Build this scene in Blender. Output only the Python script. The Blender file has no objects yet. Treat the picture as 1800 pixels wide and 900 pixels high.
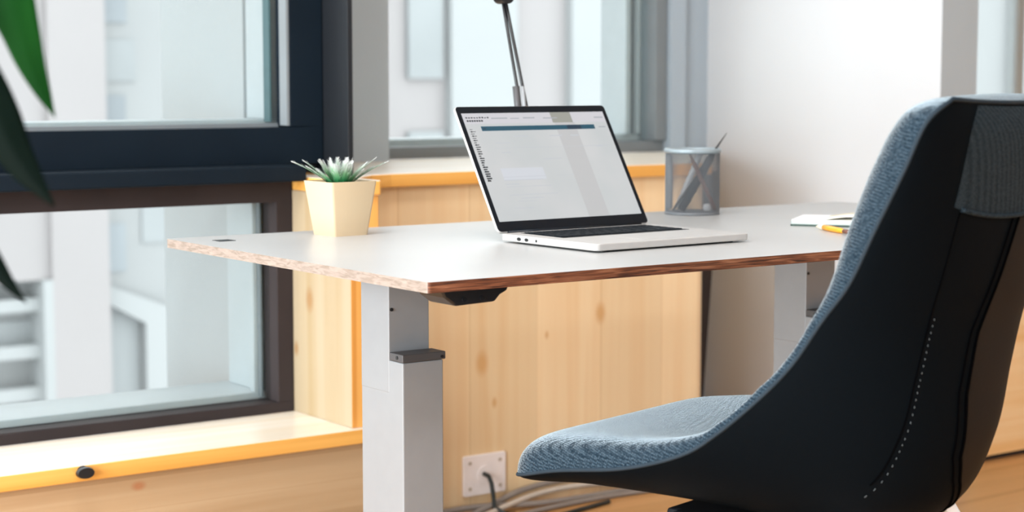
import bpy, bmesh, math, random
from mathutils import Vector, Matrix
random.seed(7)
S = bpy.context.scene
COL = S.collection
PI = math.pi

# ------------------------------------------------------------------ camera
cd = bpy.data.cameras.new('camera'); cam = bpy.data.objects.new('camera', cd); COL.objects.link(cam)
cd.sensor_width = 36; cd.lens = 3165 / 1800 * 36
cam.location = (0, 0, .99); cam.rotation_euler = (math.radians(90 - 5.59), 0, -math.radians(35.6))
cd.dof.use_dof = True; cd.dof.focus_distance = 2.75; cd.dof.aperture_fstop = 4.5
cd.clip_start = .05
S.camera = cam
# ------------------------------------------------------------------ world, lamps, exposure
S.view_settings.view_transform = 'Standard'; S.view_settings.look = 'None'
S.view_settings.gamma = 1; S.view_settings.use_curve_mapping = False
S.view_settings.exposure = 0.8
S.cycles.use_denoising = True
S.cycles.max_bounces = 10; S.cycles.diffuse_bounces = 5; S.cycles.transparent_max_bounces = 24
S.cycles.sample_clamp_indirect = 8
w = bpy.data.worlds.new('overcast_sky'); S.world = w; w.use_nodes = True
bg = w.node_tree.nodes['Background']; bg.inputs[0].default_value = (.96, .985, 1, 1); bg.inputs[1].default_value = 1.7

def area(name, loc, rot, sx, sy, power, color):
    l = bpy.data.lights.new(name, 'AREA'); l.shape = 'RECTANGLE'; l.size = sx; l.size_y = sy
    l.energy = power; l.color = color
    o = bpy.data.objects.new(name, l); COL.objects.link(o); o.location = loc; o.rotation_euler = rot
    return o
# added fill: unseen ceiling lights, and a boost from an unseen left-wall window
area('added_ceiling_fill', (2.0, -.6, 2.74), (0, 0, 0), 2.4, .5, 25, (.84, .91, 1))
area('added_ceiling_fill', (.7, 2.1, 2.74), (0, 0, 0), 1.2, .5, 20, (.90, .94, 1))
area('added_left_daylight', (-2.45, 1.0, 1.1), (0, math.radians(-90), 0), 2.0, 4.0, 215, (.86, .94, 1))

# ------------------------------------------------------------------ materials
def nmat(name):
    m = bpy.data.materials.new(name); m.use_nodes = True
    return m, m.node_tree.nodes, m.node_tree.links, m.node_tree.nodes['Principled BSDF']
def mapped(N, L, scale, rot=(0, 0, 0), coord='Object'):
    t = N.new('ShaderNodeTexCoord'); mp = N.new('ShaderNodeMapping')
    mp.inputs['Scale'].default_value = scale; mp.inputs['Rotation'].default_value = rot
    L.new(t.outputs[coord], mp.inputs['Vector']); return mp.outputs[0]
def ramp(N, L, src, stops):
    r = N.new('ShaderNodeValToRGB'); L.new(src, r.inputs[0])
    e = r.color_ramp.elements
    while len(e) < len(stops): e.new(.5)
    for q, (p, c) in zip(e, stops): q.position = p; q.color = (*c, 1)
    return r.outputs[0]
def plain(name, c, rough=.5, metal=0, var=.06, scale=30, bump=0, sheen=0, spec=.5, coat=0):
    m, N, L, B = nmat(name)
    n = N.new('ShaderNodeTexNoise'); n.inputs['Scale'].default_value = scale; n.inputs['Detail'].default_value = 3
    L.new(mapped(N, L, (1, 1, 1)), n.inputs['Vector'])
    lo = tuple(v * (1 - var) for v in c); hi = tuple(min(1, v * (1 + var)) for v in c)
    L.new(ramp(N, L, n.outputs[0], [(.3, lo), (.7, hi)]), B.inputs['Base Color'])
    B.inputs['Roughness'].default_value = rough; B.inputs['Metallic'].default_value = metal
    B.inputs['Specular IOR Level'].default_value = spec
    B.inputs['Coat Weight'].default_value = coat
    if sheen:
        B.inputs['Sheen Weight'].default_value = sheen; B.inputs['Sheen Roughness'].default_value = .4
    if bump:
        b = N.new('ShaderNodeBump'); b.inputs['Strength'].default_value = bump; b.inputs['Distance'].default_value = .001
        L.new(n.outputs[0], b.inputs['Height']); L.new(b.outputs[0], B.inputs['Normal'])
    return m
def wood(name, light, dark, axis='x', rough=.5, fine=1.0, knots=(), board=0, boardaxis=2, streak=14, knotc=(.30, .12, .04)):
    """pine-like wood: grain runs along the given axis; knots = [(x,y,z,radius)] in scene coordinates"""
    m, N, L, B = nmat(name)
    sc = {'x': (.5, streak, streak), 'y': (streak, .5, streak), 'z': (streak, streak, .5)}[axis]
    v = mapped(N, L, sc)
    n = N.new('ShaderNodeTexNoise'); n.inputs['Scale'].default_value = 1.2 * fine; n.inputs['Detail'].default_value = 6; n.inputs['Distortion'].default_value = .6
    L.new(v, n.inputs['Vector'])
    col = ramp(N, L, n.outputs[0], [(.30, dark), (.55, light), (.75, tuple(.5 * a + .5 * b for a, b in zip(light, dark)))])
    if board:
        t = N.new('ShaderNodeTexCoord'); sp = N.new('ShaderNodeSeparateXYZ'); L.new(t.outputs['Object'], sp.inputs[0])
        md = N.new('ShaderNodeMath'); md.operation = 'DIVIDE'; md.inputs[1].default_value = board; L.new(sp.outputs[boardaxis], md.inputs[0])
        fl = N.new('ShaderNodeMath'); fl.operation = 'FLOOR'; L.new(md.outputs[0], fl.inputs[0])
        wn = N.new('ShaderNodeTexWhiteNoise'); wn.noise_dimensions = '1D'; L.new(fl.outputs[0], wn.inputs['W'])
        fr = N.new('ShaderNodeMath'); fr.operation = 'FRACT'; L.new(md.outputs[0], fr.inputs[0])
        tint = ramp(N, L, wn.outputs['Value'], [(0, (.86, .84, .80)), (1, (1, 1, 1))])
        mx = N.new('ShaderNodeMix'); mx.data_type = 'RGBA'; mx.blend_type = 'MULTIPLY'; mx.inputs[0].default_value = 1
        L.new(col, mx.inputs[6]); L.new(tint, mx.inputs[7]); col = mx.outputs[2]
        jl = ramp(N, L, fr.outputs[0], [(0, (.86, .79, .70)), (.03, (1, 1, 1))])
        mx = N.new('ShaderNodeMix'); mx.data_type = 'RGBA'; mx.blend_type = 'MULTIPLY'; mx.inputs[0].default_value = 1
        L.new(col, mx.inputs[6]); L.new(jl, mx.inputs[7]); col = mx.outputs[2]
    for (kx, ky, kz, kr) in knots:
        t = N.new('ShaderNodeTexCoord'); mp = N.new('ShaderNodeMapping')
        st = {'x': (.6, 1, 1), 'y': (1, .6, 1), 'z': (1, 1, .6)}[axis]
        mp.inputs['Location'].default_value = (-kx * st[0], -ky * st[1], -kz * st[2]); mp.inputs['Scale'].default_value = st
        L.new(t.outputs['Object'], mp.inputs[0])
        ln = N.new('ShaderNodeVectorMath'); ln.operation = 'LENGTH'; L.new(mp.outputs[0], ln.inputs[0])
        mr = N.new('ShaderNodeMapRange'); mr.inputs[1].default_value = kr * .35; mr.inputs[2].default_value = kr; mr.inputs[3].default_value = .75; mr.inputs[4].default_value = 0
        L.new(ln.outputs['Value'], mr.inputs[0])
        mx = N.new('ShaderNodeMix'); mx.data_type = 'RGBA'; L.new(mr.outputs[0], mx.inputs[0]); L.new(col, mx.inputs[6]); mx.inputs[7].default_value = (*knotc, 1); col = mx.outputs[2]
    L.new(col, B.inputs['Base Color']); B.inputs['Roughness'].default_value = rough
    return m
def emit(name, c, s):
    m, N, L, B = nmat(name)
    B.inputs['Base Color'].default_value = (*[v * .1 for v in c], 1); B.inputs['Emission Color'].default_value = (*c, 1)
    B.inputs['Emission Strength'].default_value = s; B.inputs['Roughness'].default_value = .25
    return m
def thin_glass(name, tint=(.95, .98, .98)):
    m, N, L, B = nmat(name)
    N.remove(B); out = N['Material Output']
    tr = N.new('ShaderNodeBsdfTransparent'); tr.inputs[0].default_value = (*tint, 1)
    gl = N.new('ShaderNodeBsdfGlossy'); gl.inputs['Roughness'].default_value = .02
    fr = N.new('ShaderNodeFresnel'); fr.inputs[0].default_value = 1.1
    mx = N.new('ShaderNodeMixShader'); L.new(fr.outputs[0], mx.inputs[0]); L.new(tr.outputs[0], mx.inputs[1]); L.new(gl.outputs[0], mx.inputs[2])
    L.new(mx.outputs[0], out.inputs[0]); return m
def fabric(name, lo, hi, scale, bump=.6, sheen=.5, rough=.8):
    m, N, L, B = nmat(name)
    v = mapped(N, L, (scale, scale, scale), (0, math.radians(40), math.radians(20)))
    vo = N.new('ShaderNodeTexVoronoi'); vo.inputs['Scale'].default_value = 1; vo.inputs['Randomness'].default_value = .35
    L.new(v, vo.inputs['Vector'])
    L.new(ramp(N, L, vo.outputs['Distance'], [(.15, hi), (.62, lo)]), B.inputs['Base Color'])
    b = N.new('ShaderNodeBump'); b.inputs['Strength'].default_value = bump; b.inputs['Distance'].default_value = .0015; b.invert = True
    L.new(vo.outputs['Distance'], b.inputs['Height']); L.new(b.outputs[0], B.inputs['Normal'])
    B.inputs['Roughness'].default_value = rough; B.inputs['Specular IOR Level'].default_value = .08; B.inputs['Sheen Weight'].default_value = sheen; B.inputs['Sheen Roughness'].default_value = .3
    B.inputs['Sheen Tint'].default_value = (.8, .93, 1, 1)
    return m

KN = [(2.315, 3.35, .345, .022), (2.66, 3.35, .435, .020), (2.50, 3.35, .395, .008), (1.842, 3.30, .53, .02), (2.35, 3.35, .25, .010), (1.842, 3.36, .42, .012)]
M = dict(
    wall=plain('white_plaster', (.58, .59, .60), .8, var=.01, scale=3),
    wall_shaded=plain('shaded_plaster', (.40, .45, .48), .75, var=.02, scale=3),  # grey holds the backlit shade of white walls facing the room
    wall_shaded_blue=plain('shaded_blue_plaster', (.36, .42, .47), .75, var=.02, scale=3),  # same backlit shade in the colour, bluer, beside the middle window
    ceiling=plain('ceiling_paint', (.85, .85, .84), .9, var=.01),
    floor=wood('oak_floor', (.62, .33, .13), (.47, .23, .07), 'x', .35, board=.12, boardaxis=1),
    pine=wood('pine_board', (.93, .66, .36), (.84, .50, .20), 'x', .45, knots=KN),
    pine_sill=wood('pine_sill_glare', (.86, .79, .68), (.80, .68, .52), 'x', .28),  # near-white tone paints the window glare on the sill tops
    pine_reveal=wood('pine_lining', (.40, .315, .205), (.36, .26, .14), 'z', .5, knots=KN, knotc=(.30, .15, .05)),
    pine_v=wood('pine_upright_panel', (.90, .69, .43), (.84, .58, .32), 'z', .5, board=.19, boardaxis=0, knots=KN, knotc=(.62, .33, .12)),
    pine_edge=wood('pine_edge_grain', (.80, .42, .10), (.66, .30, .05), 'x', .5, streak=30),
    pine_edge_v=wood('pine_edge_upright', (.80, .40, .10), (.64, .27, .05), 'z', .5, streak=30),
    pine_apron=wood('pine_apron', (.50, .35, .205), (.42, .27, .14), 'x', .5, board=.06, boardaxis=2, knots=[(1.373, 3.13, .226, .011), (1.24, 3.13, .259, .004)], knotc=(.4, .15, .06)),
    frame=plain('charcoal_frame', (.004, .009, .015), .6, spec=.12, var=.1, scale=6),
    frame_dark=plain('black_frame', (.002, .004, .007), .6, var=.1),
    frame_brown=plain('brown_grey_frame', (.030, .023, .023), .6, var=.1, scale=8, spec=.15),
    frame_grey=plain('grey_frame', (.17, .19, .20), .45, var=.05, scale=8),
    casing=plain('white_aluminium_casing', (.42, .45, .46), .4, var=.02),
    seal=plain('teal_grey_seal', (.07, .13, .14), .5),
    glass=thin_glass('window_glass'),
    gap=plain('dark_plinth_and_gap_shadow', (.018, .010, .008), .7),  # dark plinth colour, also used as painted shadow in the panel gap
    ground=plain('street_asphalt', (.22, .235, .24), .9),
    facade=plain('pale_pink_render', (.37, .347, .348), .9, var=.03, scale=.7),
    facade_b=plain('pale_blue_render', (.345, .353, .356), .9, var=.04, scale=.6),
    facade_w=plain('white_render', (.39, .402, .407), .9, var=.02, scale=1),
    pane_far=plain('far_window_pane', (.285, .31, .33), .6, var=.15, scale=1),
    pane_pale=plain('far_pale_pane', (.325, .342, .35), .6, var=.08, scale=1),
    desk_top=plain('pale_laminate', (.425, .43, .425), .32, var=.025, scale=4, spec=.5),
    silver=plain('silver_lacquer', (.265, .275, .285), .42, var=.02, metal=.15),
    silver_dark=plain('dark_silver_lacquer', (.07, .068, .07), .45, var=.05, metal=.2),
    black=plain('black_plastic', (.008, .008, .009), .35, var=.1),
    black_matt=plain('matt_black_plastic', (.006, .007, .009), .6, spec=.15, var=.1),
    alu=plain('satin_aluminium', (.50, .49, .475), .4, metal=.2, var=.02, scale=60),
    bezel=plain('black_glass_bezel', (.002, .005, .009), .2, var=.05, spec=.2),
    key=plain('black_key', (.004, .007, .011), .5, var=.1, spec=.1),
    pot=plain('cream_matt_ceramic', (.55, .42, .265), .5, var=.015, scale=8),
    soil=plain('dark_soil', (.03, .022, .015), .95, var=.3, scale=200, bump=.6),
    wire=plain('silver_wire', (.17, .185, .20), .5, metal=.1, var=.05),
    rimm=plain('pale_blue_metal_rim', (.30, .36, .39), .35, metal=.2),
    white=plain('white_plastic', (.85, .86, .87), .4, var=.02),
    offwhite=plain('socket_plastic', (.86, .79, .76), .45, var=.03, scale=40),
    brown=plain('brown_lacquer', (.16, .06, .035), .4),
    orange=plain('orange_plastic', (.95, .38, .02), .35, var=.05),
    cream=plain('cream_plastic', (.86, .74, .55), .4),
    paper=plain('cream_paper', (.88, .83, .68), .8),
    cover=plain('grey_green_cover', (.50, .56, .53), .6, var=.04),
    cover_dark=plain('dark_green_cover', (.015, .05, .035), .5),
    cable_g=plain('grey_cable', (.24, .20, .17), .6),
    cable_l=plain('pale_cable', (.52, .44, .36), .6),
    cable_k=plain('black_cable', (.008, .012, .009), .5),
    leather=plain('black_leather', (.0008, .0022, .0036), .7, var=.2, scale=500, bump=.25, spec=.05),
    leather_g=plain('brown_black_leather', (.011, .009, .0075), .6, var=.2, scale=500, bump=.25, spec=.1),
    piping=plain('grey_piping', (.018, .028, .038), .6, spec=.1),
    stitch=plain('grey_thread', (.12, .14, .15), .7),
    seam=plain('black_seam', (.0005, .0005, .0008), .8, spec=.02),
    fab=fabric('blue_grey_woven_fabric', (.004, .012, .021), (.050, .080, .106), 340, 1.0, 1.0),
    fab_back=fabric('charcoal_mesh_fabric', (.006, .012, .017), (.028, .046, .060), 330, .6, .02, .6),
    chair_white=plain('white_lacquered_steel', (.80, .82, .84), .35),
    bark=plain('brown_stem', (.10, .07, .03), .8, bump=.5),
    terracotta=plain('grey_planter', (.35, .35, .36), .7),
)
def edge_wood(name, lo, hi, light, sc=(14, 14, 320)):
    m, N, L, B = nmat(name)
    n = N.new('ShaderNodeTexNoise'); n.inputs['Scale'].default_value = 1; n.inputs['Detail'].default_value = 5; n.inputs['Distortion'].default_value = .8
    L.new(mapped(N, L, sc), n.inputs['Vector'])
    L.new(ramp(N, L, n.outputs[0], [(.36, lo), (.52, hi), (.70, light)]), B.inputs['Base Color']); B.inputs['Roughness'].default_value = .55
    return m
M['ply'] = edge_wood('walnut_ply_edge', (.035, .010, .004), (.17, .055, .022), (.33, .14, .07))
M['ply_pale'] = edge_wood('pale_ply_edge', (.20, .155, .12), (.27, .215, .18), (.32, .26, .215), (40, 40, 240))

def leaf_mat():
    m, N, L, B = nmat('succulent_leaf')
    a = N.new('ShaderNodeAttribute'); a.attribute_name = 'tip'
    L.new(ramp(N, L, a.outputs['Fac'], [(0, (.003, .06, .015)), (.35, (.012, .17, .05)), (.6, (.13, .30, .14)), (.85, (.42, .50, .42)), (1, (.58, .58, .57))]), B.inputs['Base Color'])
    B.inputs['Roughness'].default_value = .5; return m
M['succ'] = leaf_mat()
def bigleaf(name, c1, c2):
    m, N, L, B = nmat(name)
    n = N.new('ShaderNodeTexNoise'); n.inputs['Scale'].default_value = 18
    L.new(mapped(N, L, (1, 1, .25)), n.inputs['Vector'])
    L.new(ramp(N, L, n.outputs[0], [(.3, c1), (.7, c2)]), B.inputs['Base Color']); B.inputs['Roughness'].default_value = .6; B.inputs['Specular IOR Level'].default_value = .04
    B.inputs['Transmission Weight'].default_value = 0
    out = N['Material Output']; tl = N.new('ShaderNodeBsdfTranslucent'); tl.inputs[0].default_value = (.03, .25, .01, 1)
    mx = N.new('ShaderNodeMixShader'); mx.inputs[0].default_value = .05
    L.new(B.outputs[0], mx.inputs[1]); L.new(tl.outputs[0], mx.inputs[2]); L.new(mx.outputs[0], out.inputs[0])
    return m
M['leaf'] = bigleaf('green_leaf', (.0018, .026, .004), (.006, .055, .008))
M['leaf_dark'] = bigleaf('dark_green_leaf', (.0004, .002, .0015), (.001, .005, .003))

# ------------------------------------------------------------------ mesh helpers
class MB:
    def __init__(s): s.v = []; s.f = []; s.mi = []; s.m = 0
    def add(s, vs, fs):
        b = len(s.v); s.v += [tuple(p) for p in vs]; s.f += [tuple(b + i for i in f) for f in fs]; s.mi += [s.m] * len(fs); return s
    def box(s, x0, x1, y0, y1, z0, z1):
        return s.add([(x0, y0, z0), (x1, y0, z0), (x1, y1, z0), (x0, y1, z0), (x0, y0, z1), (x1, y0, z1), (x1, y1, z1), (x0, y1, z1)],
                     [(0, 3, 2, 1), (4, 5, 6, 7), (0, 1, 5, 4), (1, 2, 6, 5), (2, 3, 7, 6), (3, 0, 4, 7)])
    def prism(s, pts, a0, a1, axis='z'):
        """closed outline pts (2-D) extruded along an axis; x: pts=(y,z), y: pts=(x,z), z: pts=(x,y)"""
        def P(p, a): return {'z': (p[0], p[1], a), 'y': (p[0], a, p[1]), 'x': (a, p[0], p[1])}[axis]
        n = len(pts)
        return s.add([P(p, a0) for p in pts] + [P(p, a1) for p in pts],
                     [tuple(range(n))[::-1], tuple(range(n, 2 * n))] + [(i, (i + 1) % n, n + (i + 1) % n, n + i) for i in range(n)])
    def tube(s, pts, r, n=10, cap=True, flat=1):
        pts = [Vector(p) for p in pts]; R = r if isinstance(r, (list, tuple)) else [r] * len(pts)
        vs = []; up = None
        for i, p in enumerate(pts):
            t = (pts[min(i + 1, len(pts) - 1)] - pts[max(i - 1, 0)]).normalized()
            if up is None:
                up = Vector((0, 0, 1)) if abs(t.z) < .9 else Vector((1, 0, 0))
            a = t.cross(up).normalized(); b = a.cross(t).normalized(); up = b
            for k in range(n):
                q = 2 * PI * k / n; vs.append(p + a * math.cos(q) * R[i] + b * math.sin(q) * R[i] * flat)
        fs = [(i * n + k, i * n + (k + 1) % n, (i + 1) * n + (k + 1) % n, (i + 1) * n + k) for i in range(len(pts) - 1) for k in range(n)]
        if cap: fs += [tuple(range(n))[::-1], tuple(range((len(pts) - 1) * n, len(pts) * n))]
        return s.add(vs, fs)
    def lathe(s, prof, c=(0, 0, 0), n=32):
        vs = [(c[0] + r * math.cos(2 * PI * k / n), c[1] + r * math.sin(2 * PI * k / n), c[2] + z) for r, z in prof for k in range(n)]
        m = len(prof)
        fs = [(i * n + k, i * n + (k + 1) % n, (i + 1) * n + (k + 1) % n, (i + 1) * n + k) for i in range(m - 1) for k in range(n)]
        if prof[0][0] > 1e-5: fs.append(tuple(range(n))[::-1])
        if prof[-1][0] > 1e-5: fs.append(tuple(range((m - 1) * n, m * n)))
        return s.add(vs, fs)
    def grid(s, fn, nu, nv):
        vs = [fn(i / nu, j / nv) for j in range(nv + 1) for i in range(nu + 1)]; k = nu + 1
        return s.add(vs, [(j * k + i, j * k + i + 1, (j + 1) * k + i + 1, (j + 1) * k + i) for j in range(nv) for i in range(nu)])
    def build(s, name, mats, parent=None, smooth=False, bevel=0, seg=2, loc=None, rot=None, origin=None):
        me = bpy.data.meshes.new(name)
        vs = s.v
        if origin: vs = [(x - origin[0], y - origin[1], z - origin[2]) for x, y, z in vs]
        me.from_pydata(vs, [], s.f); me.validate()
        mats = mats if isinstance(mats, (list, tuple)) else [mats]
        for m in mats: me.materials.append(M[m] if isinstance(m, str) else m)
        for p, i in zip(me.polygons, s.mi): p.material_index = i
        bm = bmesh.new(); bm.from_mesh(me); bmesh.ops.remove_doubles(bm, verts=bm.verts, dist=1e-6); bmesh.ops.recalc_face_normals(bm, faces=bm.faces); bm.to_mesh(me); bm.free()
        o = bpy.data.objects.new(name, me); COL.objects.link(o)
        if parent: o.parent = parent
        if origin: o.location = origin
        if loc: o.location = loc
        if rot: o.rotation_euler = rot
        if smooth:
            for p in me.polygons: p.use_smooth = True
        if bevel:
            b = o.modifiers.new('bevel', 'BEVEL'); b.width = bevel; b.segments = seg; b.limit_method = 'ANGLE'; b.angle_limit = math.radians(35)
            b.harden_normals = False
        return o
def box(x0, x1, y0, y1, z0, z1): return MB().box(x0, x1, y0, y1, z0, z1)
def thing(name, label, cat, loc=(0, 0, 0), rz=0, group=None):
    o = bpy.data.objects.new(name, None); COL.objects.link(o); o.location = loc; o.rotation_euler = (0, 0, rz)
    o.empty_display_size = .1
    return tag(o, label, cat, group)
def tag(o, label, cat, group=None):
    o['label'] = label; o['category'] = cat
    if group: o['group'] = group
    return o
def struct(o): o['kind'] = 'structure'; return o
def empty_struct(name):
    o = bpy.data.objects.new(name, None); COL.objects.link(o); o['kind'] = 'structure'; return o
def part_label(o, label): o['label'] = label; return o
def weighted(o, deg=35):
    for p in o.data.polygons: p.use_smooth = True
    try:
        bm = bmesh.new(); bm.from_mesh(o.data)
        for e in bm.edges:
            if len(e.link_faces) == 2 and e.calc_face_angle(0) > math.radians(deg): e.smooth = False
        bm.to_mesh(o.data); bm.free()
    except Exception: pass
    return o
# ------------------------------------------------------------------ the setting
struct(box(-2.6, 7.2, -2.6, 4.0, -.06, 0).build('floor', 'floor'))
struct(box(-2.6, 7.2, -2.6, 4.2, 2.8, 2.88).build('ceiling', 'ceiling'))
struct(box(-2.6, 7.2, -2.72, -2.6, 0, 2.8).build('wall_back', 'wall'))
struct(box(7.2, 7.32, -2.72, 4.2, 0, 2.8).build('wall_right', 'wall'))
b = MB(); b.box(-2.72, -2.6, -2.72, -1.0, 0, 2.8); b.box(-2.72, -2.6, 3.2, 4.2, 0, 2.8); b.box(-2.72, -2.6, -1.0, 3.2, 0, .1); b.box(-2.72, -2.6, -1.0, 3.2, 2.5, 2.8)
struct(b.build('wall_left', 'wall'))
# front wall: apron below the big window, wall over the windows, stepped pillar wall
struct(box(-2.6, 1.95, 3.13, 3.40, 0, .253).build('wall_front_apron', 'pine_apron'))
b = MB(); b.box(-2.6, 1.96, 3.40, 3.62, 2.5, 2.8); b.box(-2.6, -1.6, 3.40, 3.62, .283, 2.5)
b.box(1.96, 7.2, 3.85, 4.1, 2.5, 2.8)
struct(b.build('wall_front', 'wall'))
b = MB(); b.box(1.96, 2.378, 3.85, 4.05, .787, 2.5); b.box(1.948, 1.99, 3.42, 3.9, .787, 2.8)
b.build('wall_front_pillar', 'wall_shaded'); struct(bpy.data.objects['wall_front_pillar'])
struct(box(1.862, 1.905, 3.63, 4.06, -1.5, 2.8).build('wall_outer_return', 'facade_w'))
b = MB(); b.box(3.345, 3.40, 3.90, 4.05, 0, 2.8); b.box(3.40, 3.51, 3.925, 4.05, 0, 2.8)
struct(b.build('wall_front_return', 'wall_shaded_blue'))
b = MB(); b.box(3.505, 3.64, 3.054, 4.1, 0, 2.8)
o = b.build('wall_right_partition', ['wall', 'wall_shaded']); struct(o)
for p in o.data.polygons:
    if p.normal.y < -.9: p.material_index = 1  # end face towards the room gets the painted shade tone
# sill of the big window, its wooden lining board and the pier beside it
struct(box(-1.6, 1.958, 3.112, 3.372, .253, .283).build('trim_1', ['pine_sill', 'pine_edge'], bevel=.002))
o = bpy.data.objects['trim_1']
for p in o.data.polygons:
    if p.normal.y < -.9: p.material_index = 1
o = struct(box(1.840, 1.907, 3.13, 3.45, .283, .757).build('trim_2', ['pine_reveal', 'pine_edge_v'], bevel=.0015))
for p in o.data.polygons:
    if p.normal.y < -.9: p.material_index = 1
# the deep upper sill: steps back from the pier with a rounded inner corner, its far end cut at an angle
pts = [(1.852, 3.118), (1.905, 3.118)]
for k in range(7):
    a = k / 6; c = (1.925, 3.30); pts.append((1.912 + .03 * a ** 2 + .11 * max(0, a - .45), 3.13 + .185 * a ** .8))
pts += [(2.06, 3.328), (2.99, 3.328), (3.495, 3.915), (1.955, 3.915), (1.955, 3.40), (1.842, 3.40), (1.842, 3.125)]
o = struct(MB().prism(pts, .757, .787).build('trim_3', ['pine_sill', 'pine_edge'], bevel=.003))
for p in o.data.polygons:
    if abs(p.normal.z) < .5: p.material_index = 1
# upright pine panelling below the upper sill and a dark strip standing in for the gap shadow at its end
struct(MB().prism([(1.907, 3.352)] + [(2.965 + .035 * math.sin(a * PI / 16), 3.387 - .035 * math.cos(a * PI / 16)) for a in range(8)] + [(3.02, 3.42), (3.44, 3.92), (1.907, 3.92)], 0, .757).build('trim_4', 'pine_v'))
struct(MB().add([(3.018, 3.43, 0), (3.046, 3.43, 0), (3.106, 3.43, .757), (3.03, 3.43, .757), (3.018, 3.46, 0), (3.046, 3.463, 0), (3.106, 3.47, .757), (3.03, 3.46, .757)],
                [(0, 1, 2, 3), (7, 6, 5, 4), (0, 4, 5, 1), (1, 5, 6, 2), (2, 6, 7, 3), (3, 7, 4, 0)]).build('gap_shadow_strip', 'gap'))
# low wooden boxed ledge right of the partition
pts = [(3.645, .016), (5.8, .016), (5.8, .402), (3.665, .402), (3.651, .396), (3.645, .385)]
struct(MB().prism(pts, 3.03, 4.0, 'y').build('trim_6', 'pine'))
struct(box(3.645, 5.8, 3.045, 4.0, 0, .016).build('baseboard_right', 'gap'))

def pane_window(name): return empty_struct(name)
# window_1: big sash above the transom
W1 = empty_struct('window_1')
b = MB(); b.box(-1.6, 1.935, 3.40, 3.46, .81, .889); b.box(1.852, 1.935, 3.40, 3.46, .889, 2.42); b.box(-1.6, 1.935, 3.40, 3.46, 2.42, 2.5); b.box(-1.6, -1.52, 3.40, 3.46, .889, 2.42)
b.build('sash', 'frame', W1, bevel=.004)
b = MB(); b.box(1.935, 1.947, 3.296, 3.48, .787, 2.5); b.box(-1.6, 1.935, 3.43, 3.5, .79, .812)
b.build('jamb', 'frame_dark', W1, bevel=.001)
b = MB(); b.box(-1.52, 1.852, 3.452, 3.466, .889, .897); b.box(1.846, 1.852, 3.40, 3.432, .893, 2.42); b.build('seal', 'frame_grey', W1)
box(-1.52, 1.852, 3.455, 3.461, .892, 2.42).build('pane', 'glass', W1)
b = MB(); b.box(1.838, 1.842, 3.462, 3.49, .90, 2.42); b.build('gasket', 'seal', W1)
b = MB(); b.box(-1.6, 1.95, 3.50, 3.62, .86, .905); b.box(1.853, 1.93, 3.50, 3.60, .905, 2.5); b.build('outer_casing', 'casing', W1, bevel=.002)
# window_2: fixed light below the transom
W2 = empty_struct('window_2')
b = MB(); b.box(-1.6, 1.838, 3.37, 3.43, .283, .305); b.box(1.801, 1.838, 3.37, 3.43, .305, .735); b.box(-1.6, 1.838, 3.37, 3.43, .735, .779)
b.build('frame', 'frame_brown', W2, bevel=.002)
box(-1.6, 1.838, 3.302, 3.425, .779, .813).build('transom_ledge', 'frame', W2, bevel=.004)
box(-1.6, 1.803, 3.405, 3.411, .303, .737).build('pane', 'glass', W2)
b = MB(); b.box(-1.6, 1.85, 3.45, 3.62, .28, .318); b.box(1.80, 1.86, 3.47, 3.60, .318, .78); b.box(1.785, 1.801, 3.45, 3.47, .318, .78); b.build('outer_casing', 'casing', W2, bevel=.002)
b = MB(); b.box(1.793, 1.797, 3.432, 3.446, .31, .74); b.build('gasket', 'frame_grey', W2)
# window_3: the window over the deep sill
W3 = empty_struct('window_3')
b = MB(); b.box(2.378, 3.345, 3.93, 3.98, .787, .818); b.box(3.303, 3.345, 3.915, 3.98, .818, 2.5); b.box(2.378, 3.345, 3.93, 3.98, 2.44, 2.5)
b.build('frame', 'frame_grey', W3, bevel=.003)
box(2.378, 3.305, 3.952, 3.958, .816, 2.45).build('pane', 'glass', W3)
b = MB(); b.box(2.36, 3.35, 4.0, 4.12, .80, .835); b.box(3.25, 3.268, 3.985, 4.10, .835, 2.5); b.box(3.30, 3.34, 3.99, 4.1, .835, 2.5); b.build('outer_casing', 'casing', W3, bevel=.002)
# window_4: beyond the partition
W4 = empty_struct('window_4')
b = MB(); b.box(3.64, 5.8, 3.93, 3.98, .402, .46); b.box(3.64, 5.8, 3.93, 3.98, 2.44, 2.5); b.box(5.72, 5.8, 3.93, 3.98, .46, 2.44); b.box(4.90, 4.935, 3.94, 3.98, .46, 2.44); b.build('frame', 'casing', W4, bevel=.003)
box(3.64, 5.73, 3.952, 3.958, .45, 2.45).build('pane', 'glass', W4)
b = MB(); b.box(5.8, 7.2, 3.85, 4.05, 0, 2.8); b.box(3.64, 5.8, 4.0, 4.1, 0, .402); struct(b.build('wall_front_far', 'wall'))

# ------------------------------------------------------------------ outside
struct(box(-30, 60, 4.6, 60, -7.1, -7).build('ground', 'ground'))
bl = thing('apartment_building', 'pale pink and white building seen blurred through the left windows', 'building', (5.5, 12, -7))
def at(o, mb, name, mat, **k):
    """build in scene coordinates under a thing that stands somewhere else"""
    q = mb.build(name, mat, None, **k); q.parent = o; q.matrix_parent_inverse = Matrix.Translation(o.location).inverted() if o.rotation_euler.z == 0 else (Matrix.Translation(o.location) @ Matrix.Rotation(o.rotation_euler.z, 4, 'Z')).inverted()
    return q
at(bl, box(-6, 7.0, 12.28, 20, -7, 4), 'wall', 'facade_b')
at(bl, box(4.66, 5.08, 12.0, 12.5, -7, 4), 'pillar', 'facade')
at(bl, box(-6, 4.66, 12.05, 12.5, -.40, 4), 'wall', 'facade')
at(bl, box(-6, 4.60, 12.1, 12.5, -7, -1.55), 'wall', 'facade')
at(bl, box(4.59, 4.66, 12.0, 12.4, -7, -.40), 'mullion', 'facade_w')
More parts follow.
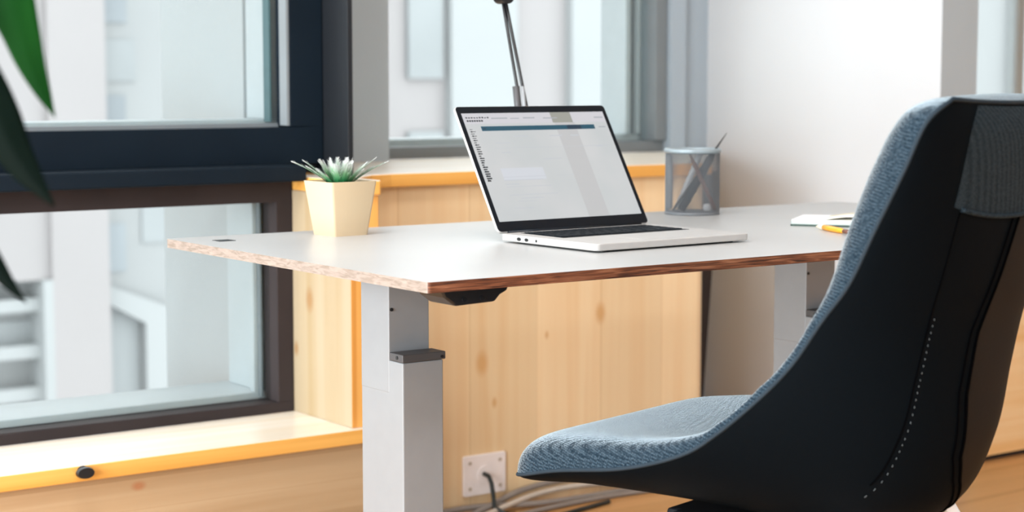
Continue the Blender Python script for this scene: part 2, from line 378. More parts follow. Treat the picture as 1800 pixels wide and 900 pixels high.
for z in (-.62, -.95, -1.25): at(bl, box(-6, 4.59, 12.1, 12.2, z, z + .09), 'balcony_rail', 'facade_w')
at(bl, box(-6, 4.59, 12.26, 12.5, -.95, -.70), 'window', 'pane_pale')
for x0, x1, z0, z1, m in [(5.12, 5.36, 1.40, 2.2, 'pane_far'), (5.12, 5.42, .98, 1.28, 'pane_pale'), (5.12, 5.34, .66, .88, 'pane_far'), (5.12, 5.32, -.40, -.05, 'pane_far'), (5.12, 5.40, -1.3, -.6, 'pane_pale'),
                          (5.9, 6.0, -.9, -.5, 'pane_pale'), (6.3, 6.7, -2.2, .2, 'pane_pale'), (5.45, 5.75, -.2, .3, 'pane_pale')]:
    at(bl, box(x0, x1, 12.265, 12.5, z0, z1), 'window', m)
at(bl, box(5.80, 6.25, 12.24, 12.5, -2.3, -.3), 'bay', 'facade_w')
at(bl, MB().prism([(5.10, -.47), (5.62, -.68), (5.62, -2.4), (5.42, -2.4), (5.42, -.78), (5.10, -.60)], 12.16, 12.4, 'y'), 'awning_frame', 'facade_w')
b2 = thing('office_building', 'white building with pale window strips seen through the middle window', 'building', (9.2, 13, -7))
at(b2, box(7.2, 12.2, 13, 20, -7, 4), 'wall', 'facade')
at(b2, box(9.9, 10.5, 12.9, 13, -7, 4), 'bay', 'facade_w'); at(b2, box(8.6, 9.3, 12.9, 13, -7, 4), 'bay', 'facade_w')
for x0, x1, z0, z1 in [(8.2, 8.55, 1.0, 2.4), (8.2, 8.55, .0, .55), (9.35, 9.85, .2, .7), (10.55, 11.0, .4, 1.9), (11.3, 11.6, .2, 2.2)]:
    at(b2, box(x0, x1, 12.95, 13, z0, z1), 'window', 'pane_pale')
b3 = thing('tower_block', 'pale grey building beyond the window right of the white partition', 'building', (17, 14, -7))
at(b3, box(13.5, 22, 14, 20, -7, 5), 'wall', 'facade_b'); at(b3, box(17.2, 17.5, 13.9, 14, -7, 5), 'pillar', 'facade_w')

# ------------------------------------------------------------------ standing desk
ZT = .72; ZB = .705
dk = thing('standing_desk', 'height-adjustable desk with pale top and silver column legs by the windows', 'desk', (2.1, 2.42, 0))
def cp(x0, x1, y0, y1, r=.006, n=5):
    P = []
    for cx, cy, a0 in ((x1 - r, y1 - r, 0), (x0 + r, y1 - r, 90), (x0 + r, y0 + r, 180), (x1 - r, y0 + r, 270)):
        for k in range(n + 1):
            a = math.radians(a0 + 90 * k / n); P.append((cx + r * math.cos(a), cy + r * math.sin(a)))
    return P
o = at(dk, MB().prism(cp(1.302, 2.92, 2.012, 2.833), ZB, ZT), 'tabletop', ['desk_top', 'ply', 'ply_pale'])
for p in o.data.polygons:
    if p.normal.z < -.5: p.material_index = 2
    elif p.normal.z < .5: p.material_index = 1 if p.normal.y < -.70 or p.normal.x > .7 else 2
part_label(at(dk, box(1.351, 1.381, 2.728, 2.757, ZT, ZT + .0006), 'cable_slot', 'black'), 'small dark cable cover at the left corner')
def leg(x):
    f = at(dk, box(x - .008, x + .084, 2.06, 2.76, 0, .03), 'foot', 'silver', bevel=.004)
    o = at(dk, box(x, x + .075, 2.344, 2.469, .03, .552), 'leg', 'silver', bevel=.002)
    for nm, mb, mt in (('inner_tube', box(x - .0004, x + .0747, 2.384, 2.4687, .50, .695), 'silver'),
                       ('collar', box(x - .0005, x + .0795, 2.3435, 2.3835, .5525, .565), 'silver_dark')):
        q = mb.build(nm, mt, None, bevel=.0015); q.parent = o; q.matrix_parent_inverse = o.matrix_parent_inverse.copy()
        q.matrix_parent_inverse = Matrix.Identity(4)
    for a, b_, r_ in (((x + .004, 2.3839, .632), (x + .004, 2.382, .632), .0028), ((x + .0002, 2.36, .559), (x - .0015, 2.36, .559), .003), ((x + .072, 2.3436, .557), (x + .072, 2.342, .557), .0025)):
        q = MB().tube([a, b_], r_, 10).build('screw', 'black', None); q.parent = o
    br = at(dk, MB().prism([(2.167, .700), (2.167, .690), (2.30, .672), (2.42, .672), (2.515, .694), (2.515, .705), (2.167, .705)], x - .01, x + .085, 'x'), 'bracket', 'silver_dark', bevel=.001)
leg(1.47); leg(2.379)
at(dk, box(1.545, 2.379, 2.38, 2.43, .672, .704), 'cross_beam', 'silver_dark')
c = MB().prism([(1.338, .705), (1.344, .694), (1.362, .681), (1.428, .683), (1.437, .692), (1.449, .697), (1.452, .705)], 2.035, 2.10, 'y')
cb = at(dk, c, 'control_box', 'black', bevel=.003)
for x in (1.375, 1.405):
    q = MB().tube([(x, 2.036, .690), (x, 2.032, .690)], .0035, 12).build('button', 'black_matt', None); q.parent = cb
at(dk, box(1.46, 1.50, 2.10, 2.16, .694, .7049), 'mounting_plate', 'black_matt')

# ------------------------------------------------------------------ laptop
LR = .0327; LW = .3365; LD = .2493; LT = .0145
lp = thing('laptop', 'open silver laptop with black-bordered lit screen on the desk', 'laptop', (1.7283, 2.4487, ZT), LR)
def rrect(x0, x1, y0, y1, r, n=6): return cp(x0, x1, y0, y1, r, n)
base = MB().prism(rrect(0, LW, -LD, 0, .010), .003, LT).build('base', 'alu', lp, bevel=.0018, seg=3)
for x in (.03, LW - .03):
    for y in (-.02, -LD + .02): MB().lathe([(.007, 0), (.007, .003)], (x, y, 0), 14).build('foot', 'black', base)
for y, hw, hh in ((-.052, .0055, .0029), (-.072, .0052, .0027), (-.098, .0022, .0022)):
    MB().prism([(y - hw * math.cos(a) , .0085 + hh * math.sin(a)) for a in [2 * PI * k / 12 for k in range(12)]], -.0003, .0006, 'x').build('port', 'black', base)
kb = box(.030, LW - .030, -.133, -.018, LT, LT + .0003).build('keyboard', 'black_matt', base)
k0 = None
rows = [(14, .0085), (14, .016), (14, .016), (13, .016), (12, .016), (10, .016)]
y = -.021
for n, h in rows:
    wd = (LW - .066) / n
    for i in range(n):
        if k0 is None:
            k0 = box(-.5, .5, -.5, .5, 0, .0012).build('key', 'key', kb); q = k0
        else:
            q = k0.copy(); COL.objects.link(q); q.parent = kb
        q.location = (.033 + wd * (i + .5), y - h / 2, LT + .0003); q.scale = (wd - .0025, h - .0025, 1)
    y -= h + .0022
box(LW / 2 - .055, LW / 2 + .055, -.235, -.143, LT, LT + .0002).build('trackpad', 'alu', base)
LA = math.radians(58.6)
lid = MB().prism(rrect(0, LW, 0, .2443, .008), -.0052, 0).build('lid', 'alu', lp, bevel=.001)
lid.location = (0, .004, LT + .001); lid.rotation_euler = (LA, 0, 0)
MB().prism(rrect(.001, LW - .001, .001, .2433, .007), 0, .0006).build('bezel', 'bezel', lid)
SX0, SX1, SY0, SY1 = .0095, LW - .0095, .0195, .2300
def scr_mat():
    m, N, L, B = nmat('lit_screen')
    n = N.new('ShaderNodeTexNoise'); n.inputs['Scale'].default_value = 9; L.new(mapped(N, L, (1, 1, 1)), n.inputs['Vector'])
    c = ramp(N, L, n.outputs[0], [(.35, (.60, .63, .64)), (.65, (.66, .67, .68))])
    B.inputs['Base Color'].default_value = (.02, .02, .02, 1); L.new(c, B.inputs['Emission Color']); B.inputs['Emission Strength'].default_value = .53; B.inputs['Roughness'].default_value = .25; B.inputs['Specular IOR Level'].default_value = .2
    return m
scr = MB().box(SX0, SX1, SY0, SY1, .0006, .0009).build('screen', scr_mat(), lid)
sw, sh = SX1 - SX0, SY1 - SY0
def ui(name, rects, mat, dz=.0004):
    b = MB()
    for i, (a, c, d, e) in enumerate(rects):   # fractions: left, right, top, bottom (from the top)
        b.box(SX0 + a * sw, SX0 + c * sw, SY1 - e * sh, SY1 - d * sh, .0009, .0009 + dz)
    return b.build(name, mat, scr)
g1 = emit('ui_dark', (.04, .05, .06), .5); g2 = emit('ui_grey', (.36, .39, .42), .55); g3 = emit('ui_pale', (.50, .53, .57), .55)
teal = emit('ui_teal', (.008, .085, .14), .5); pink = emit('ui_band', (.50, .50, .54), .95); teal2 = emit('ui_dark_teal', (.005, .03, .06), .6)
ui('reflection_band', [(.62, .765, .0, 1)], emit('painted_reflection', (.50, .51, .52), .53), .00005)  # grey band paints a reflection on the screen
ui('reflection_band_head', [(.61, .755, .0, .10)], emit('painted_reflection_head', (.30, .31, .28), .55), .00015)  # darker top end of the painted reflection
ui('toolbar', [(.0, 1, .0, .10)], emit('ui_bar', (.56, .56, .60), .55), .0001)
ui('header_bar', [(.10, .90, .125, .168)], teal, .0002)
ui('header_mark', [(.70, .80, .127, .166)], teal2, .0003); ui('header_mark', [(.11, .13, .14, .152)], teal2, .0003)
R = random.Random(3)
dm = []
for i in range(9): dm.append((.018 + .018 * i, .030 + .018 * i, .035 + .006 * R.random(), .048))
for i in range(7): dm.append((.020 + .016 * i, .032 + .016 * i, .064, .080))
for i in range(24):
    t = .15 + i * .0205; k = .004 + .011 * (i / 24); x = .018
    dm.append((x, x + .014 + .022 * R.random(), t, t + k)); 
    if i % 2: dm.append((x + .006, x + .012, t - .004, t + .010))
ui('side_menu', dm, g1, .0002)
ln = [(.19, .30, .045, .056), (.32, .38, .05, .058), (.41, .49, .045, .056), (.55, .65, .05, .06), (.92, .985, .05, .062), (.93, .98, .145, .155)]
ui('menu_text', ln, g2, .0003)
pl = [(.16, .26, .28, .286), (.55, .64, .22, .23), (.70, .76, .22, .232), (.30, .40, .22, .226), (.14, .95, .33, .333), (.18, .24, .37, .378), (.45, .58, .44, .446), (.86, .91, .33, .34)]
pl += [(.13, .42, .600, .604), (.13, .40, .628, .634), (.13, .22, .664, .672), (.13, .44, .690, .694), (.13, .46, .765, .770), (.20, .35, .795, .802), (.17, .30, .825, .829), (.13, .26, .885, .890), (.5, .62, .60, .603)]
ui('text_line', pl, g3, .0002)
ui('panel', [(.13, .42, .52, .63)], emit('ui_panel', (.58, .61, .66), .53), .0001)
MB().tube([(.02, .0045, .0), (LW - .02, .0045, .0)], .0042, 12).build('hinge', 'bezel', lp, smooth=True).location = (0, 0, LT - .001)

# ------------------------------------------------------------------ potted plant on the desk
PX, PY = 1.587, 2.733
pp = thing('potted_plant', 'small white square pot with a spiky green artificial plant on the desk', 'potted plant', (PX, PY, ZT), math.radians(2))
def sq(h, r=.006): return cp(-h, h, -h, h, r, 4)
o0, o1, i0, i1 = sq(.0355), sq(.0475), sq(.031), sq(.0445)
n = len(o0); H = .0945
vs = [(x, y, 0) for x, y in o0] + [(x, y, H) for x, y in o1] + [(x, y, H) for x, y in i1] + [(x * 1.36, y * 1.36, H - .012) for x, y in i0]
fs = [tuple(range(n))[::-1]] + [(j * n + i, j * n + (i + 1) % n, (j + 1) * n + (i + 1) % n, (j + 1) * n + i) for j in range(3) for i in range(n)] + [tuple(range(3 * n, 4 * n))]
weighted(MB().add(vs, fs).build('pot', 'pot', pp), 50)
MB().prism(sq(.0415), H - .0125, H - .010).build('soil', 'soil', pp)
def foliage():
    b = MB(); tips = []
    R = random.Random(5)
    specs = []
    for k in range(13): specs.append((2 * PI * k / 13 + R.uniform(-.2, .2), R.uniform(.55, .95), R.uniform(.055, .072)))
    for k in range(9): specs.append((2 * PI * k / 9 + R.uniform(-.2, .2), R.uniform(.15, .45), R.uniform(.048, .062)))
    rt = Vector((.813, -.582, 0))
    specs += [(math.atan2(.582, -.813), 1.02, .092), (math.atan2(-.582, .813), 1.02, .092), (math.atan2(.5, -.85), .85, .078), (math.atan2(-.6, .8), .80, .080)]
    for az, lean, Ln in specs:
        d = Vector((math.cos(az), math.sin(az), 0)); side = Vector((-math.sin(az), math.cos(az), 0))
        N = 9; pts = []
        p = Vector((d.x * .008, d.y * .008, H - .016)); a = lean * .75
        for i in range(N + 1):
            pts.append(p.copy()); a += lean * .045
            p += (d * math.sin(a) + Vector((0, 0, 1)) * math.cos(a)) * Ln / N
        # flat tapering blade
        vs = []
        for i, q in enumerate(pts):
            t = i / N; w_ = .0036 * (1 - t) ** .6 * (.6 + 1.2 * min(1, t * 3)) + .0002
            th = Vector((0, 0, 1)) * .0008
            vs += [q - side * w_, q + th, q + side * w_, q - th]
        fs = [(i * 4 + k, i * 4 + (k + 1) % 4, i * 4 + 4 + (k + 1) % 4, i * 4 + 4 + k) for i in range(N) for k in range(4)]
        b.add(vs, fs); tips += [i / N for i in range(N + 1) for _ in range(4)]
        # small side needles
        for i in range(2, N * 5):
            t = i / (N * 5); j = min(N - 1, int(t * N)); q = pts[j].lerp(pts[j + 1], t * N - j); tan = (pts[j + 1] - pts[j]).normalized()
            for s_ in (-1, 1):
                L_ = .019 * (1 - t) ** .5 * R.uniform(.6, 1.2) + .002
                e = q + (tan * .75 + side * s_ * .6 + Vector((0, 0, R.uniform(-.1, .5)))).normalized() * L_
                w_ = tan.cross(side).normalized() * .0006 + side * .0006
                wv = tan * .0012
                b.add([q - wv, q + wv + w_, e], [(0, 1, 2)]); tips += [t, t, min(1, t + .35)]
    return b, tips
fb, tips = foliage()
me = bpy.data.meshes.new('foliage'); me.from_pydata(fb.v, [], fb.f); me.materials.append(M['succ'])
at_ = me.attributes.new('tip', 'FLOAT', 'POINT')
for i, t in enumerate(tips): at_.data[i].value = t
fo = bpy.data.objects.new('foliage', me); COL.objects.link(fo); fo.parent = pp

# ------------------------------------------------------------------ pencil cup
CX, CY, CR, CH = 2.412, 2.743, .0545, .131
pc = thing('pencil_cup', 'round silver wire-mesh pencil cup behind the laptop on the desk', 'pencil cup', (CX, CY, ZT))
nr, nc = 46, 84
vs = []; fs = []
for j in range(nr + 1):
    for k in range(nc):
        a = 2 * PI * (k + .5 * (j % 2)) / nc; vs.append((CR * math.cos(a), CR * math.sin(a), .003 + (CH - .006) * j / nr))
for j in range(0, nr - 1):
    for k in range(nc):
        if j % 2 == 0: l, r_ = (k - 1) % nc, k
        else: l, r_ = k, (k + 1) % nc
        fs.append((j * nc + k, (j + 1) * nc + r_, (j + 2) * nc + k, (j + 1) * nc + l))
o = MB().add(vs, fs).build('wire_mesh', 'wire', pc)
md = o.modifiers.new('wire', 'WIREFRAME'); md.thickness = .0010; md.use_boundary = True
MB().lathe([(CR - .002, CH - .006), (CR - .002, CH), (CR + .001, CH + .002), (CR + .0035, CH - .001), (CR + .0035, CH - .006), (CR + .001, CH - .008), (CR - .002, CH - .006)], n=48).build('rim', 'rimm', pc, smooth=True)
MB().lathe([(0.0001, 0), (CR + .001, 0), (CR + .0015, .004), (CR - .001, .006), (0.0001, .0015)], n=48).build('base', 'wire', pc, smooth=True)
def stick(name, mat, p0, p1, r, label, cat, tip=None, tipmat=None, group=None, cone=.02, mid=None):
    o = thing(name, label, cat, p0, 0, group); a, b = Vector((0, 0, 0)), Vector(p1) - Vector(p0); d = b.normalized()
    MB().tube([a, a + d * .002, b - d * cone, b], [r * .85, r, r, r * .9 if tip is None else r * .35], 14).build('barrel', mat, o, smooth=True)
    if tip: MB().tube([b, b + d * .006], [r * .35, r * .1], 10).build('tip', tipmat, o, smooth=True)
    return o
z0 = ZT + .006
stick('pen', 'black_matt', (2.378, 2.738, z0 + .004), (2.447, 2.716, ZT + .128), .0085, 'thick black pen leaning right in the mesh cup', 'pen', tip=1, tipmat='black')
stick('stylus', 'black', (2.372, 2.756, z0 + .002), (2.483, 2.724, .879), .0022, 'thin dark stylus sticking up out of the mesh cup to the right', 'stylus', tip=1, tipmat='black', cone=.03)
stick('pencil', 'brown', (2.437, 2.7015, z0 + .003), (2.380, 2.714, ZT + .121), .0045, 'short brown pencil leaning left inside the mesh cup', 'pencil', tip=1, tipmat='black')
stick('marker', 'white', (2.405, 2.780, z0 + .006), (2.434, 2.744, ZT + .122), .0062, 'white capped marker leaning inside the mesh cup', 'marker')
stick('pen', 'silver', (2.372, 2.766, z0 + .005), (2.380, 2.776, ZT + .118), .006, 'silver pen standing at the left inside the mesh cup', 'pen')
e = MB().lathe([(.0001, 0), (.006, .0), (.0085, .003), (.0085, .011), (.006, .014), (.0001, .014)], n=20).build('eraser', 'white', loc=(2.434, 2.722 , ZT + .0065), smooth=True)
tag(e, 'round white eraser lying at the bottom of the mesh cup', 'eraser')

# ------------------------------------------------------------------ desk lamp behind the laptop
dl = thing('desk_lamp', 'thin black jointed desk lamp standing behind the laptop', 'lamp', (2.045, 2.75, ZT))
def rel(o, mb, name, mat, **k):
    return at(o, mb, name, mat, **k)
rel(dl, MB().lathe([(.0001, 0), (.055, 0), (.055, .008), (.02, .014), (.009, .02), (.009, .05), (.0001, .05)], (2.045, 2.75, ZT), 32), 'base', 'black_matt', smooth=True)
def rods(p0, p1, off, r, name, mat='black'):
    b = MB()
    for s_ in (-1, 1):
        d = Vector(off) * s_; b.tube([Vector(p0) + d, Vector(p1) + d * .3], r, 8)
    return rel(dl, b, name, mat, smooth=True)
rods((2.035, 2.75, .765), (1.951, 2.75, 1.135), (.0072, -.005, 0), .0031, 'lower_arm')
rel(dl, MB().tube([(1.990, 2.753, .90), (1.980, 2.753, .978)], .0068, 12), 'spring_sleeve', 'silver_dark', smooth=True)
rel(dl, MB().tube([(1.998, 2.743, .90), (1.988, 2.743, .978)], .0035, 12), 'spring', 'silver', smooth=True)
rel(dl, MB().tube([(1.951, 2.738, 1.146), (1.951, 2.766, 1.146)], .016, 18), 'elbow', 'black')
rods((1.957, 2.75, 1.142), (2.30, 2.62, 1.36), (.0, .0, .008), .0028, 'upper_arm')
rel(dl, MB().lathe([(.012, .06), (.02, .05), (.055, .0), (.052, .0), (.018, .045), (.010, .055)], (2.31, 2.615, 1.31), 28), 'shade', 'black', smooth=True)

# ------------------------------------------------------------------ notebook, ballpoint pen, phone
nb = thing('notebook', 'pale grey notebook with a lifted cream page on the desk behind the chair', 'notebook', (2.360, 2.410, ZT), math.atan2(-.81, .58))
MB().prism(cp(0, .20, 0, .14, .006), 0, .0025).build('back_cover', 'cover_dark', nb)
MB().prism(cp(.001, .20, .001, .138, .006), .0025, .0105).build('pages', 'cover', nb, bevel=.002)
MB().grid(lambda u, v: (.05 + .15 * u, .004 + .125 * v, .0108 + .0085 * math.sin(PI * min(1, u * 1.15)) ** 1.2), 14, 2).build('lifted_page', 'paper', nb, smooth=True).modifiers.new('thick', 'SOLIDIFY').thickness = .0006
MB().prism(cp(.002, .198, .002, .137, .006), .0105, .0118).build('front_cover', 'white', nb)
bp = thing('ballpoint_pen', 'orange and cream ballpoint pen in front of the notebook on the desk', 'pen', (2.352, 2.334, ZT + .0052))
d = (Vector((2.300, 2.200, 0)) - Vector((2.352, 2.334, 0))).normalized()
MB().tube([(0, 0, -.001), d * .014], [.001, .0035], 12).build('nib', 'cream', bp, smooth=True)
MB().tube([d * .014, d * .022, d * .034], [.0035, .0048, .005], 12).build('grip', 'cream', bp, smooth=True)
MB().tube([d * .034, d * .06, d * .10, d * .118], [.005, .0052, .0050, .004], 12).build('barrel', 'orange', bp, smooth=True)
MB().tube([d * .118, d * .14], [.004, .0038], 12).build('cap', 'brown', bp, smooth=True)
ph = thing('mobile_phone', 'dark phone lying at the back right of the desk, half behind the chair', 'phone', (2.765, 2.625, ZT), math.atan2(-.81, .58))
MB().prism(cp(0, .145, 0, .07, .008), 0, .0078).build('body', 'cover_dark', ph, bevel=.002)
MB().prism(cp(.003, .142, .003, .067, .006), .0078, .0081).build('screen', 'bezel', ph)

# ------------------------------------------------------------------ wall socket, plug lead and cables
so = thing('wall_socket', 'square off-white wall socket with a black lead on the pine panel', 'wall socket', (2.318, 3.352, .088))
at(so, MB().prism([(2.318 + a, .088 + c) for a, c in cp(-.059, .059, -.047, .047, .005)], 3.344, 3.352, 'y'), 'plate', 'offwhite', bevel=.002)
at(so, MB().prism([(2.318 + .021 * math.cos(2 * PI * k / 24), .088 + .021 * math.sin(2 * PI * k / 24)) for k in range(24)], 3.342, 3.3445, 'y'), 'outlet', 'offwhite')
for dx, dz in ((-.042, .030), (.042, .030), (-.042, -.030), (.042, -.030)): at(so, MB().tube([(2.318 + dx, 3.3445, .088 + dz), (2.318 + dx, 3.3425, .088 + dz)], .0045, 12), 'screw', 'cable_l')
ld = MB().tube([(2.314, 3.342, .090), (2.312, 3.320, .088), (2.309, 3.305, .075), (2.310, 3.300, .05), (2.312, 3.298, .02), (2.33, 3.27, .0055), (2.42, 3.20, .0055), (2.6, 3.24, .0055)], .0052, 10).build('power_lead', 'cable_k', smooth=True)
tag(ld, 'black lead plugged into the wall socket and hanging to the floor', 'cable')
def cable(pts, r, mat, label):
    P = [Vector(p) for p in pts]; Q = []
    for i in range(len(P) - 1):
        p0, p1, p2, p3 = P[max(i - 1, 0)], P[i], P[i + 1], P[min(i + 2, len(P) - 1)]
        for k in range(8):
            t = k / 8; Q.append(.5 * ((2 * p1) + (p2 - p0) * t + (2 * p0 - 5 * p1 + 4 * p2 - p3) * t * t + (3 * p1 - p0 - 3 * p2 + p3) * t ** 3))
    Q.append(P[-1]); return tag(MB().tube(Q, r, 10).build('floor_cable', mat, smooth=True), label, 'cable', 'cables along the foot of the pine panel')
cable([(2.05, 3.30, .007), (2.25, 3.31, .008), (2.42, 3.335, .040), (2.60, 3.338, .046), (2.8, 3.33, .02), (2.95, 3.32, .007)], .007, 'cable_g', 'grey cable propped highest against the panel behind the socket lead')
cable([(2.05, 3.26, .0065), (2.25, 3.28, .008), (2.45, 3.322, .028), (2.62, 3.322, .030), (2.8, 3.31, .010), (2.95, 3.28, .0065)], .0065, 'cable_l', 'pale beige cable curving between the grey cables on the floor')
cable([(2.05, 3.335, .007), (2.25, 3.330, .020), (2.45, 3.305, .010), (2.65, 3.30, .008), (2.85, 3.295, .0072), (3.0, 3.26, .007)], .007, 'cable_g', 'grey cable dipping to the floor under the pale cable')
cable([(2.05, 3.20, .006), (2.25, 3.235, .006), (2.45, 3.268, .006), (2.65, 3.278, .006), (2.9, 3.255, .006)], .006, 'cable_g', 'grey-brown cable lying nearest the camera on the orange floor')
kn = thing('knob', 'small round black knob on the edge of the lower window sill', 'knob', (1.255, 3.112, .272))
at(kn, MB().tube([(1.255, 3.1118, .272), (1.255, 3.104, .272)], .011, 24), 'base', 'black_matt')
at(kn, MB().tube([(1.255, 3.104, .272), (1.255, 3.100, .272), (1.255, 3.092, .272)], [.0165, .0175, .0160], 24, flat=.62), 'cap', 'black', smooth=False, bevel=.001)
# ------------------------------------------------------------------ office chair
RIM=[(.350,.440),(.322,.443),(.240,.462),(.131,.480),(.042,.509),(-.010,.542),(-.072,.596),(-.116,.643),(-.155,.699),(-.192,.747),(-.228,.817),(-.263,.885),(-.287,.941),(-.303,.968)]
CB=[(.352,.440),(.31,.447),(.235,.450),(.131,.446),(.02,.440),(-.08,.438),(-.170,.460),(-.206,.525),(-.219,.60),(-.231,.68),(-.252,.76),(-.272,.85),(-.292,.93),(-.303,.962)]
HW=[.14,.232,.245,.246,.246,.243,.238,.235,.234,.236,.239,.240,.234,.20]
SH=[.0,.022,.030,.034,.038,.042,.045,.044,.040,.036,.032,.028,.018,.0]
CU=[.0,.046,.052,.052,.050,.048,.047,.047,.050,.058,.068,.070,.054,.004]
def cr(a,t):
    n=len(a)-1; x=max(0,min(.999999,t))*n; i=int(x); f=x-i
    def g(j): return a[max(0,min(n,j))]
    def c(p0,p1,p2,p3): return .5*((2*p1)+(-p0+p2)*f+(2*p0-5*p1+4*p2-p3)*f*f+(-p0+3*p1-3*p2+p3)*f**3)
    if isinstance(a[0],tuple): return tuple(c(g(i-1)[k],g(i)[k],g(i+1)[k],g(i+2)[k]) for k in range(len(a[0])))
    return c(g(i-1),g(i),g(i+1),g(i+2))
def surf(u,v,kind=0,extra=0.):
    r=cr(RIM,v); b=cr(CB,v); w=cr(HW,v)
    e=.004; b0=cr(CB,v-e); b1=cr(CB,v+e); ty,tz=b1[0]-b0[0],b1[1]-b0[1]; L=math.hypot(ty,tz) or 1
    ny,nz=-tz/L,ty/L     # candidate normal
    ny,nz=tz/L,-ty/L     # t goes back/up: inner side normal = (tz,-ty)
    a=abs(u); g=1-a**2.2
    y=r[0]+(b[0]-r[0])*g; z=r[1]+(b[1]-r[1])*g
    x=w*u
    if kind==1:
        o=max(0,cr(CU,v))*max(0,1-a**9)**.5+extra
        if v>.9: z+=.013*math.sin(math.pi*(v-.9)/.1)*(1-a**2)
    elif kind==-1: o=-max(0,cr(SH,v))*max(0,1-a**3.5)**.6-extra
    else: o=0
    return x,y+ny*o,z+nz*o

oc = thing('office_chair', 'black shell chair with blue-grey woven cushion, seen from behind', 'chair', (1.75, 1.75, 0), math.radians(15))
def us(n, p=1.0):
    return [math.sin(PI / 2 * (-1 + 2 * i / n)) for i in range(n + 1)]
def sheet(kind, name, mat, u0=-1, u1=1, v0=0, v1=1, nu=64, nv=110, extra=0, fn=None):
    def f(a, b):
        u = math.sin(PI / 2 * (-1 + 2 * a)) if (u0, u1) == (-1, 1) else u0 + (u1 - u0) * a
        return surf(u, v0 + (v1 - v0) * b, kind, extra)
    return MB().grid(f, nu, nv).build(name, mat, oc, smooth=True)
cush = sheet(1, 'seat_cushion', 'fab'); part_label(cush, 'blue-grey woven seat and back cushion')
shell = sheet(-1, 'shell', 'leather')
rim = [surf(-1, i / 120) for i in range(121)] + [surf(-1 + 2 * i / 16, 1) for i in range(1, 16)] + [surf(1, 1 - i / 120) for i in range(121)] + [surf(1 - 2 * i / 16, 0) for i in range(1, 16)]
def loop_tube(pts, r, n=8):
    b = MB(); m = len(pts); P = [Vector(p) for p in pts]; vs = []; up = Vector((0, 0, 1))
    for i, p in enumerate(P):
        t = (P[(i + 1) % m] - P[i - 1]).normalized(); c = Vector((p.x * .3, p.y * .3, p.z)) - p
        a = t.cross(Vector((1, .2, .3))).normalized(); bb = a.cross(t).normalized()
        vs += [p + a * math.cos(2 * PI * k / n) * r + bb * math.sin(2 * PI * k / n) * r for k in range(n)]
    return b.add(vs, [(i * n + k, i * n + (k + 1) % n, ((i + 1) % m) * n + (k + 1) % n, ((i + 1) % m) * n + k) for i in range(m) for k in range(n)])
loop_tube(rim, .0028).build('piping', 'piping', oc, smooth=True)
# sewn upper back panel, its lower hem, and the long seams down the shell
VP = 10.75 / 13
up = sheet(-1, 'upper_back_panel', 'fab_back', -.66, .97, VP, .985, 48, 30, .0008); part_label(up, 'charcoal woven upper back panel')
hem = [surf(-.60 + 1.5 * i / 40, VP, -1, .0018) for i in range(41)]
MB().tube(hem, .0028, 8).build('hem', 'fab_back', up, smooth=True)
def lerpk(K, t):
    for (a, p), (b, q) in zip(K, K[1:]):
        if a <= t <= b: return p + (q - p) * (t - a) / (b - a)
    return K[-1][1]
UR = [(5.2, .30), (6, .12), (6.6, -.12), (7, -.2), (8, -.24), (9, -.20), (10, -.08), (10.75, .0)]
sd = MB()
for off in (-.035, .035):
    sd.tube([surf(lerpk(UR, v) + off, v / 13, -1, .0006) for v in [5.2 + 5.55 * i / 60 for i in range(61)]], .0017, 6)
sd.build('seam', 'seam', shell, smooth=True)
MB().tube([surf(-.60, v / 13, -1, .0002) for v in [6.15 + 4.55 * i / 60 for i in range(61)]], .0012, 6).build('seam', 'seam', shell, smooth=True)
st = MB()
for i in range(26):
    v = 6.0 + 3.2 * i / 26; st.tube([surf(-.575, v / 13, -1, .0012), surf(-.575, (v + .03) / 13, -1, .0008)], .0004, 5)
st.build('stitching', 'stitch', shell)
# right-hand wing is a slightly browner leather, sewn to the centre
def wing(a, b):
    v = 5.4 + 5.3 * b; u0_ = lerpk(UR, v) + .06
    return surf(u0_ + (.985 - u0_) * a, v / 13, -1, .0006)
part_label(MB().grid(wing, 30, 50).build('side_panel', 'leather_g', oc, smooth=True), 'brown-black leather right side of the back')
# mechanism plate, column-less steel frame with four splayed legs
plate = MB().box(-.12, .12, -.12, .15, .374, .402).build('mounting_plate', 'black_matt', oc, bevel=.006)
MB().box(-.15, -.12, .02, .12, .385, .407).build('lever_housing', 'black_matt', plate, bevel=.005)
MB().box(-.1535, -.149, .055, .075, .392, .397).build('screw', 'silver', plate)
for sx in (-1, 1):
    for sy in (-1, 1):
        b = MB(); p0 = Vector((sx * .10, sy * .10, .372)); p1 = Vector((sx * .27, sy * .29, .0))
        if sx > 0 and sy < 0: p0 = Vector((.155, -.125, .412)); p1 = Vector((.34, -.30, .0))
        tdir = Vector((sx * .7, -sy * .7, 0)); vs = []
        for q, w_ in ((p0, .030), (p0.lerp(p1, .5), .020), (p1, .013)):
            od = Vector((sx, sy, 0)).normalized() * .010
            vs += [q - tdir * w_ - od, q + tdir * w_ - od, q + tdir * w_ + od, q - tdir * w_ + od]
        fs = [(i * 4 + k, i * 4 + (k + 1) % 4, i * 4 + 4 + (k + 1) % 4, i * 4 + 4 + k) for i in range(2) for k in range(4)] + [(3, 2, 1, 0), (8, 9, 10, 11)]
        b.add(vs, fs).build('leg', 'chair_white', oc, bevel=.004)

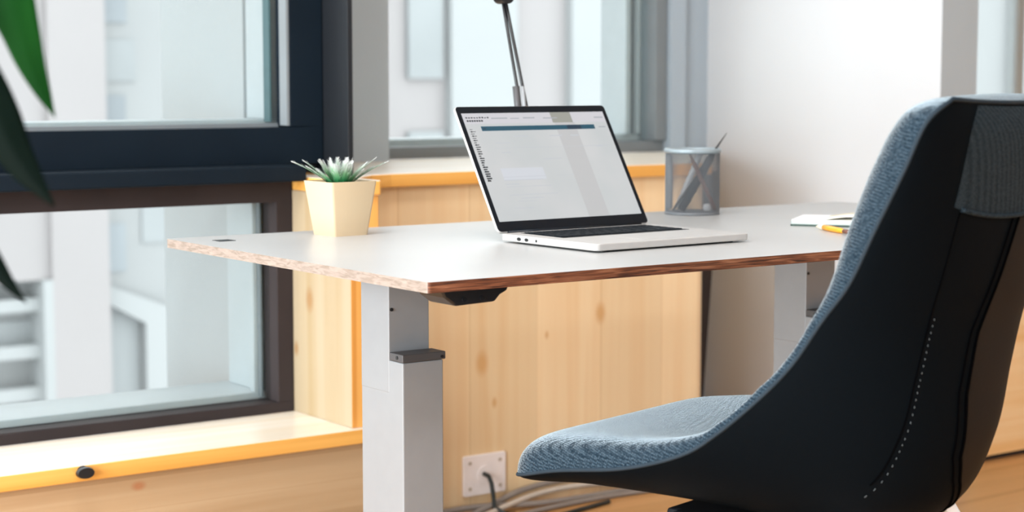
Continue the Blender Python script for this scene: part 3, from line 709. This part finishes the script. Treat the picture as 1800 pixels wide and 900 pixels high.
# ------------------------------------------------------------------ big leafy plant at the left edge, close to the camera
bp_ = thing('leafy_houseplant', 'blurred dark green leafy plant hanging in at the left edge', 'houseplant', (.42, 1.62, 0))
at(bp_, MB().lathe([(.0001, 0), (.11, 0), (.14, .26), (.13, .26), (.125, .24), (.0001, .24)], (.42, 1.62, 0), 32), 'planter', 'terracotta', smooth=True)
at(bp_, MB().lathe([(.0001, .235), (.126, .24), (.0001, .245)], (.42, 1.62, 0), 24), 'soil', 'soil')
at(bp_, MB().tube([(.42, 1.62, .24), (.425, 1.615, .6), (.43, 1.61, .95), (.445, 1.60, 1.35)], [.014, .012, .010, .007], 10), 'stem', 'bark', smooth=True)
def blade(pts, ws, mat, label=None, side=(.813, -.582, 0), fold=.25):
    P = [Vector(p) for p in pts]; n = len(P); S_ = Vector(side).normalized(); nrm = Vector((.582, .813, 0))
    def c(a, t):
        x = min(.9999, t) * (n - 1); i = int(x); f = x - i; g = lambda j: a[max(0, min(n - 1, j))]
        return .5 * ((2 * g(i)) + (g(i + 1) - g(i - 1)) * f + (2 * g(i - 1) - 5 * g(i) + 4 * g(i + 1) - g(i + 2)) * f * f + (3 * g(i) - g(i - 1) - 3 * g(i + 1) + g(i + 2)) * f ** 3)
    def f(a, b):
        u = -1 + 2 * a; p = c(P, b); w_ = max(.0003, c(ws, b)); q = c(P, min(1, b + .02)) - c(P, max(0, b - .02)); s2 = q.normalized().cross(nrm).normalized()
        return p + s2 * w_ * u + nrm * (abs(u) * w_ * fold)
    o = at(bp_, MB().grid(f, 8, 30), 'leaf', mat, smooth=True); m = o.modifiers.new('thick', 'SOLIDIFY'); m.thickness = .0008
    if label: part_label(o, label)
    return o
blade([(.44, 1.60, 1.30), (.50, 1.57, 1.25), (.548, 1.534, 1.13), (.556, 1.522, 1.065), (.565, 1.516, 1.029), (.570, 1.509, 1.005), (.577, 1.5, .980), (.585, 1.493, .958)], [.004, .012, .020, .0215, .0165, .0125, .007, .0005], 'leaf', 'large bright green leaf at the top left')
blade([(.44, 1.60, 1.10), (.480, 1.52, 1.06), (.505, 1.492, 1.014), (.516, 1.479, .985), (.526, 1.469, .957), (.534, 1.463, .934), (.545, 1.454, .912), (.562, 1.44, .885)], [.003, .012, .018, .020, .019, .016, .011, .0005], 'leaf_dark', 'dark drooping leaf at mid height')
blade([(.432, 1.61, .95), (.48, 1.56, .92), (.517, 1.53, .863), (.530, 1.517, .841), (.543, 1.505, .817), (.556, 1.494, .799)], [.003, .009, .011, .010, .006, .0004], 'leaf_dark')
for k, (dx, dy, z) in enumerate([(-.10, .12, 1.3), (-.16, -.02, 1.15), (.0, .18, 1.25), (-.12, -.12, 1.0), (.02, -.16, 1.45), (-.05, .14, .9)]):
    z += .05
    blade([(.43, 1.61, z - .12), (.43 + dx * .5, 1.61 + dy * .5, z + .02), (.43 + dx, 1.61 + dy, z - .03), (.43 + dx * 1.35, 1.61 + dy * 1.35, z - .16)], [.003, .02, .018, .0005], 'leaf' if k % 2 else 'leaf_dark')
